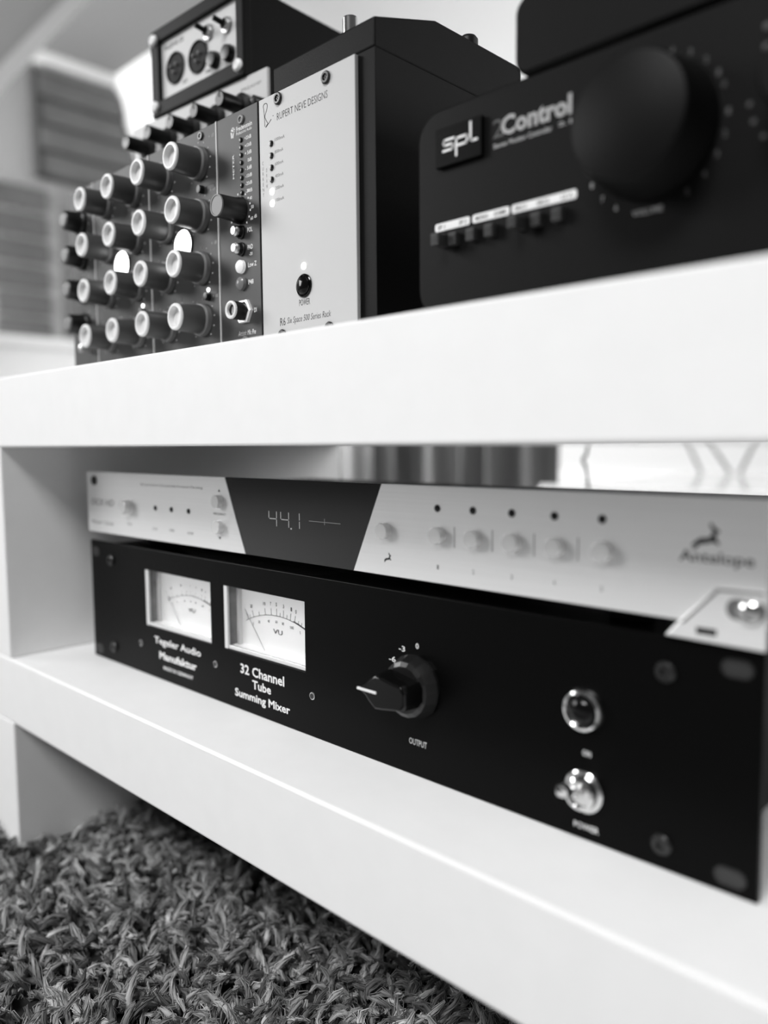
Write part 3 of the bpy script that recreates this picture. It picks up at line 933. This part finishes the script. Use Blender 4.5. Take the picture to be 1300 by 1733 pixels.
for x, z in ((0.0905, 0.4395), (0.1105, 0.4375)):
    s = t.put('toggle_switch', lathe([(0.0058, 0), (0.0052, 0.0016), (0.0036, 0.0020), (0.0034, 0.0036)], 8), STEEL, at=(x, 0.0530, z))
    t.put('lever', tubes([[(0.0, -0.003, 0.0), (-0.002, -0.010, 0.002)]], 0.0018, 8), BLACKD, s, at=(x, 0.0530, z))
t.put('lettering', text('PASSIVE DI', 0.0360, 0.0600, 0.4440, 0.4475, 0.0530, bold=0.02), PRINTB)
t.put('lettering', text('OUT', 0.0580, 0.0640, 0.4150, 0.4175, 0.0530, bold=0.02), PRINTB)
t.put('lettering', text('THRU', 0.0850, 0.0920, 0.4135, 0.4160, 0.0530, bold=0.02), PRINTB)

# ------------------------------------------------------------------ black monitor controller on the right
t = T('monitor_controller', 'black rounded monitor controller with one huge volume knob, right end of the top board', 'audio controller', (0.43, 0.1, ZT))
SX0, SX1, SZ0, SZ1 = 0.3297, 0.5400, 0.2140, 0.3015
t.put('body', poly(rrect(SX0, SX1, SZ0, SZ1, 0.0125, 8), 0.0, 0.20), BLACKP, bevel=0.0010, smooth=0.5)
for fx in (0.350, 0.520):
    for fy in (0.02, 0.18):
        t.put('foot', lathe([(0.007, 0), (0.008, 0.0067)], 16, axis='z', c=(fx, fy, ZT)), RUBBER)
bd = t.put('badge', box(0.3414, 0.3662, -0.0022, -0.0001, 0.2762, 0.2922), BLACKM, bevel=0.0003)
S_ = [[(0.3517, 0.2868), (0.3466, 0.2868), (0.3460, 0.2858), (0.3466, 0.2847), (0.3507, 0.2847), (0.3514, 0.2836), (0.3507, 0.2825), (0.3458, 0.2825)],
      [(0.3530, 0.2792), (0.3530, 0.2862), (0.3583, 0.2862), (0.3590, 0.2854), (0.3583, 0.2832), (0.3536, 0.2832)], [(0.3606, 0.2908), (0.3606, 0.2838), (0.3614, 0.2832), (0.3640, 0.2832)]]
t.put('badge_lettering', strokes(S_, -0.0022, 0.00048), PRINTW, bd)
t.put('lettering', text('2', 0.3704, 0.3758, 0.2818, 0.2890, -0.0001), PRINTD)
t.put('lettering', text('Control', 0.3745, 0.4070, 0.2816, 0.2894, -0.0001, bold=0.035), PRINTG)
t.put('lettering', text('Stereo Monitor Controller', 0.3708, 0.3985, 0.2777, 0.2797, -0.0001, bold=0.02), PRINTG)
t.put('lettering', text('2.1', 0.4012, 0.4070, 0.2783, 0.2799, -0.0001, bold=0.02), PRINTG)
for x0, x1, wds in ((0.3396, 0.3586, (('SP 1', 0.3412, 0.3452), ('SP 2', 0.3530, 0.3570))), (0.3601, 0.3788, (('MONO', 0.3618, 0.3682), ('DIM', 0.3715, 0.3770))), (0.3800, 0.4095, (('SRC1', 0.3815, 0.3870), ('SRC2', 0.3920, 0.3975), ('LS A', 0.4030, 0.4080)))):
    st = t.put('label_strip', poly(rrect(x0, x1, 0.2502, 0.2536, 0.0009, 3), -0.0002, 0.0), PRINTW)
    for s, a, b in wds:
        t.put('strip_lettering', text(s, a, b, 0.2510, 0.2527, -0.00025, bold=0.01), PRINTB, st)
for x, d in ((0.3455, 0.0078), (0.3515, 0.0035), (0.3610, 0.0035), (0.3705, 0.0035), (0.3850, 0.0078), (0.3930, 0.0035), (0.4025, 0.0035)):
    b = t.put('push_button', box(-0.0021, 0.0021, -d, 0.0, -0.0026, 0.0026), DGREY, at=(x, 0.0, 0.2452), bevel=0.0004)
    t.put('button_rib', boxes([(-0.0017, 0.0017, -d - 0.0003, -d, k * 0.0011 - 0.0003, k * 0.0011 + 0.0003) for k in (-1, 0, 1)]), DGREY, b, at=(x, 0.0, 0.2452))
vk = t.put('volume_knob', lathe([(0.0236, 0.0005), (0.0236, 0.0025), (0.0226, 0.0040), (0.0214, 0.0180), (0.0206, 0.0196), (0.0195, 0.0202), (0, 0.0203)], 56), BLACKP, at=(0.4393, 0.0, 0.2665))
CX, CZ, CR = 0.4390, 0.2661, 0.0264
for i, a in enumerate((-151, -135, -120, -60, -44, -29, -15, 0, 20, 30, 45, 60, 75, 92, 108, 124, 140)):
    px, pz = CX + CR * math.cos(math.radians(a)), CZ + CR * math.sin(math.radians(a))
    s = str(abs(i - 8))
    wd = 0.0013 * len(s)
    t.put('dial_figure', text(s, px - wd / 2, px + wd / 2, pz - 0.0011, pz + 0.0011, -0.0001, bold=0.02), PRINTG if a < -100 else PRINTD)
t.put('lettering', text('VOLUME', 0.4322, 0.4436, 0.2387, 0.2407, -0.0001, bold=0.02), PRINTG)
vk = t.put('side_knob', lathe([(0.0140, 0.0005), (0.0135, 0.0030), (0.0125, 0.0150), (0.0115, 0.0165), (0, 0.0166)], 40), BLACKP, at=(0.4920, 0.0, 0.2680))
for a in (-175, -158, -140, -120, -60, -40, -20, 0, 20, 40, 60):
    px, pz = 0.4920 + 0.0200 * math.cos(math.radians(a)), 0.2680 + 0.0200 * math.sin(math.radians(a))
    t.put('dial_dot', lathe([(0.0009, 0), (0.0008, 0.0002), (0, 0.0002)], 10), PRINTD, at=(px, -0.0001, pz))
for z in (0.2885, 0.2824):
    t.put('led', lathe([(0.0012, 0), (0.0011, 0.0005), (0, 0.0008)], 12), PRINTD, at=(0.4768, 0.0, z))

t = T('flat_box', 'flat black round-edged box lying on top of the monitor controller', 'audio box', (0.47, 0.08, SZ1))
t.put('body', poly(rrect(0.3818, 0.5700, SZ1 + 0.0002, 0.3315, 0.0065, 6), -0.0015, 0.16), BLACKP, bevel=0.0015, smooth=0.5)

# ------------------------------------------------------------------ dark cloth and cables behind the bench
def cloth():
    bm = bmesh.new()
    nx, nz = 130, 5
    G = []
    for i in range(nx + 1):
        x = -0.90 + 0.68 * i / nx
        col = []
        for j in range(nz + 1):
            z = FL + 0.002 + (0.300 - FL) * j / nz
            y = 1.0 + 0.022 * math.sin(i * 0.40 + 0.9 * math.sin(i * 0.13)) + 0.007 * math.sin(i * 0.95 + j * 0.4)
            col.append(bm.verts.new((x, y, z)))
        G.append(col)
    fs = []
    for i in range(nx):
        for j in range(nz):
            fs.append(bm.faces.new((G[i][j], G[i + 1][j], G[i + 1][j + 1], G[i][j + 1])))
    bmesh.ops.solidify(bm, geom=fs, thickness=0.003)
    me = fin(bm)
    smooth_mesh(me, 1.2)
    return me


t = T('dark_cloth', 'dark cloth hanging in soft folds behind the bench, seen above the silver clock', 'cloth', (-0.56, 1.0, FL))
t.put('folds', cloth(), CLOTH)

# white low table and a wire stand far behind the bench
ZL = 0.088
t = T('low_table', 'glossy white low table in the bright gap behind the silver clock', 'table', (0.4, 1.2, FL))
t.put('tabletop', box(-0.165, 1.0, 0.86, 1.48, ZL - 0.03, ZL), GLOSSW, bevel=0.003)
for x in (-0.135, 0.97):
    for y in (0.89, 1.45):
        t.put('leg', box(x - 0.02, x + 0.02, y - 0.02, y + 0.02, FL, ZL - 0.03), GLOSSW, bevel=0.002)
t = T('wire_stand', 'thin crossing metal rods of a stand on the white table behind the silver clock', 'stand', (-0.07, 1.42, ZL))
for a, b in (((-0.124, 1.42, ZL + 0.003), (-0.227, 1.42, 0.300)), ((-0.063, 1.42, ZL + 0.003), (-0.207, 1.42, 0.300)), ((-0.043, 1.42, ZL + 0.003), (0.050, 1.42, 0.300)), ((0.075, 1.42, ZL + 0.003), (0.040, 1.42, 0.300))):
    t.put('rod', tubes([[a, b]], 0.0040, 8), PRINTM)
t.put('rail', tubes([[(-0.24, 1.42, 0.302), (0.07, 1.42, 0.302)]], 0.0045, 8), PRINTM)


def bez(pts, n=24):
    res = []
    for i in range(len(pts) - 1):
        p0, p1, p2, p3 = [Vector(pts[max(0, min(len(pts) - 1, k))]) for k in (i - 1, i, i + 1, i + 2)]
        for k in range(n):
            u = k / n
            res.append(0.5 * (2 * p1 + (p2 - p0) * u + (2 * p0 - 5 * p1 + 4 * p2 - p3) * u * u + (3 * p1 - p0 - 3 * p2 + p3) * u ** 3))
    res.append(Vector(pts[-1]))
    return res


def cable(label, pts, r):
    t = T('cable', label, 'cable', pts[-1])
    t.put('cord', tubes([bez(pts, 10)], r, 8), CABLE)


cable('thin dark cable hanging in the bright gap behind the silver clock', [(0.140, 0.50, 0.30), (0.131, 0.50, 0.158), (0.122, 0.505, 0.138), (0.127, 0.51, 0.10), (0.12, 0.56, FL + 0.004)], 0.0016)


# ------------------------------------------------------------------ the shaggy rug
def rug():
    N = 8200
    N2 = 6500
    t = T('shaggy_rug', 'grey shaggy long-pile rug lying on the floor under the bench', 'rug', (0.1, 0.0, FL))
    t.put('backing', box(-0.43, 0.51, -0.29, 0.37, FL, FL + 0.004), RUGB)
    # more tufts where the rug is seen close up
    x = np.concatenate([rng.uniform(-0.13, 0.40, N), rng.uniform(-0.42, 0.50, N2)])
    y = np.concatenate([rng.uniform(-0.20, 0.14, N), rng.uniform(-0.28, 0.36, N2)])
    inner = np.arange(N + N2) < N
    # the outer tufts fill only the ground the close-up ones leave free
    free = inner | ~((x > -0.13) & (x < 0.40) & (y > -0.20) & (y < 0.14))
    keep = free & ~(((x < -0.030) & (x > -0.092) | (x > 0.765) & (x < 0.825)) & (y > -0.054) & (y < 0.295))
    x, y, inner = x[keep], y[keep], inner[keep]
    n = len(x)
    S = 5
    L = rng.uniform(0.013, 0.024, n)
    # tufts huddle into clumps: they lean towards the nearest clump centre
    cc = np.stack([rng.uniform(-0.62, 0.64, 4200), rng.uniform(-0.34, 0.44, 4200)], 1)
    near = np.empty(n, int)
    for a0 in range(0, n, 500):
        dd = (x[a0:a0 + 500, None] - cc[None, :, 0]) ** 2 + (y[a0:a0 + 500, None] - cc[None, :, 1]) ** 2
        near[a0:a0 + 500] = dd.argmin(1)
    az = np.arctan2(cc[near, 1] - y, cc[near, 0] - x) + rng.normal(0, 0.7, n)
    x = x + (cc[near, 0] - x) * 0.12
    y = y + (cc[near, 1] - y) * 0.12
    inl = ((x < -0.030) & (x > -0.092) | (x > 0.765)) & (y > -0.054)
    x = np.where(inl & (x > 0), 0.75, np.where(inl, np.where(x < -0.061, -0.094, -0.028), x))
    p = np.stack([x, y, np.full(n, FL + 0.003)], 1)
    hgt = rng.uniform(0.65, 1.25, len(cc))[near]
    L = L * hgt
    e0 = np.radians(rng.uniform(50, 100, n))
    e1 = np.radians(rng.uniform(-75, 40, n))
    tw = rng.uniform(-2.6, 2.6, n)
    C = np.zeros((n, S, 3))
    D = np.zeros((n, S, 3))
    p = np.stack([x, y, np.full(n, FL + 0.003)], 1)
    for s in range(S):
        u = s / (S - 1)
        e = e0 + (e1 - e0) * u ** 0.8
        a = az + tw * u
        d = np.stack([np.cos(e) * np.cos(a), np.cos(e) * np.sin(a), np.sin(e)], 1)
        D[:, s] = d
        C[:, s] = p
        p = p + d * (L / (S - 1))[:, None]
    K = 9
    s1 = np.cross(D, np.array([0.3, 0.2, 1.0]))
    s1 /= np.linalg.norm(s1, axis=2, keepdims=True) + 1e-9
    s2 = np.cross(D, s1)
    us = np.linspace(0, 1, S)
    R = (0.0008 + 0.0013 * np.sin(PI * np.clip(us * 0.85 + 0.1, 0, 1)))[None, :] * (rng.uniform(0.7, 1.35, n) * np.where(inner, 1.0, 1.9))[:, None]
    V = np.zeros((n, K, S, 3, 3))
    for k in range(K):
        ph = 2 * PI * k / K + rng.uniform(-0.5, 0.5, n)
        rr = R * (0.55 + 0.75 * rng.uniform(0, 1, n))[:, None] * (1 + 0.45 * np.sin(us[None, :] * 9 + rng.uniform(0, 6.28, n)[:, None]))
        th = ph[:, None] + us[None, :] * rng.uniform(1.5, 4.5, n)[:, None]
        c = C + (s1 * np.cos(th)[..., None] + s2 * np.sin(th)[..., None]) * rr[..., None]
        fr = (0.00034 * (1 - 0.55 * us ** 2))
        for q in range(3):
            b = 2 * PI * q / 3 + k
            V[:, k, :, q] = c + (s1 * math.cos(b) + s2 * math.sin(b)) * fr[None, :, None]
    V[..., 2] = np.maximum(V[..., 2], FL + 0.0042)
    # keep yarn out of the legs and below the shelf board
    V = V[inner]
    ni = int(inner.sum())
    nf = ni * K
    V = V.reshape(nf, S, 3, 3)
    # a soft core inside each tuft
    G = 6
    V2 = np.zeros((n, S, G, 3))
    taper = np.array([0.6, 0.75, 0.75, 0.6, 0.15])
    for g in range(G):
        b = 2 * PI * g / G
        lump = 1 + 0.28 * np.sin(us[None, :] * 11 + b * 2 + rng.uniform(0, 6.28, n)[:, None])
        V2[:, :, g] = C + (s1 * math.cos(b) + s2 * math.sin(b)) * (R * taper[None, :] * lump)[..., None]
    V2[..., 2] = np.maximum(V2[..., 2], FL + 0.0042)
    idx2 = nf * S * 3 + np.arange(n * S * G).reshape(n, S, G)
    idx = np.arange(nf * S * 3).reshape(nf, S, 3)
    quads = []
    for q in range(3):
        q2 = (q + 1) % 3
        quads.append(np.stack([idx[:, :-1, q], idx[:, :-1, q2], idx[:, 1:, q2], idx[:, 1:, q]], -1).reshape(-1, 4))
    for g in range(G):
        g2 = (g + 1) % G
        quads.append(np.stack([idx2[:, :-1, g], idx2[:, :-1, g2], idx2[:, 1:, g2], idx2[:, 1:, g]], -1).reshape(-1, 4))
    F = np.concatenate(quads)
    me = bpy.data.meshes.new('pile')
    co = np.concatenate([V.reshape(-1, 3), V2.reshape(-1, 3)]) - np.array(t.loc)
    me.vertices.add(len(co))
    me.vertices.foreach_set('co', co.astype(np.float32).ravel())
    me.loops.add(F.size)
    me.loops.foreach_set('vertex_index', F.astype(np.int32).ravel())
    me.polygons.add(len(F))
    me.polygons.foreach_set('loop_start', (np.arange(len(F)) * 4).astype(np.int32))
    me.update(calc_edges=True)
    # yarn dye varies from tuft to tuft and fibre to fibre
    tone = 0.25 + 1.25 * rng.uniform(0, 1, n) ** 1.6
    sh = (tone[inner][:, None] * rng.uniform(0.55, 1.5, (ni, K))).reshape(-1)
    sh = np.concatenate([np.repeat(sh, S * 3), (np.repeat(tone, S * G) * rng.uniform(0.55, 1.35, n * S * G))]) * 0.35
    at = me.attributes.new('shade', 'FLOAT', 'POINT')
    at.data.foreach_set('value', sh.astype(np.float32))
    me['moved'] = 1
    o = t.put('pile', me, RUGY, stuff=True)


rug()
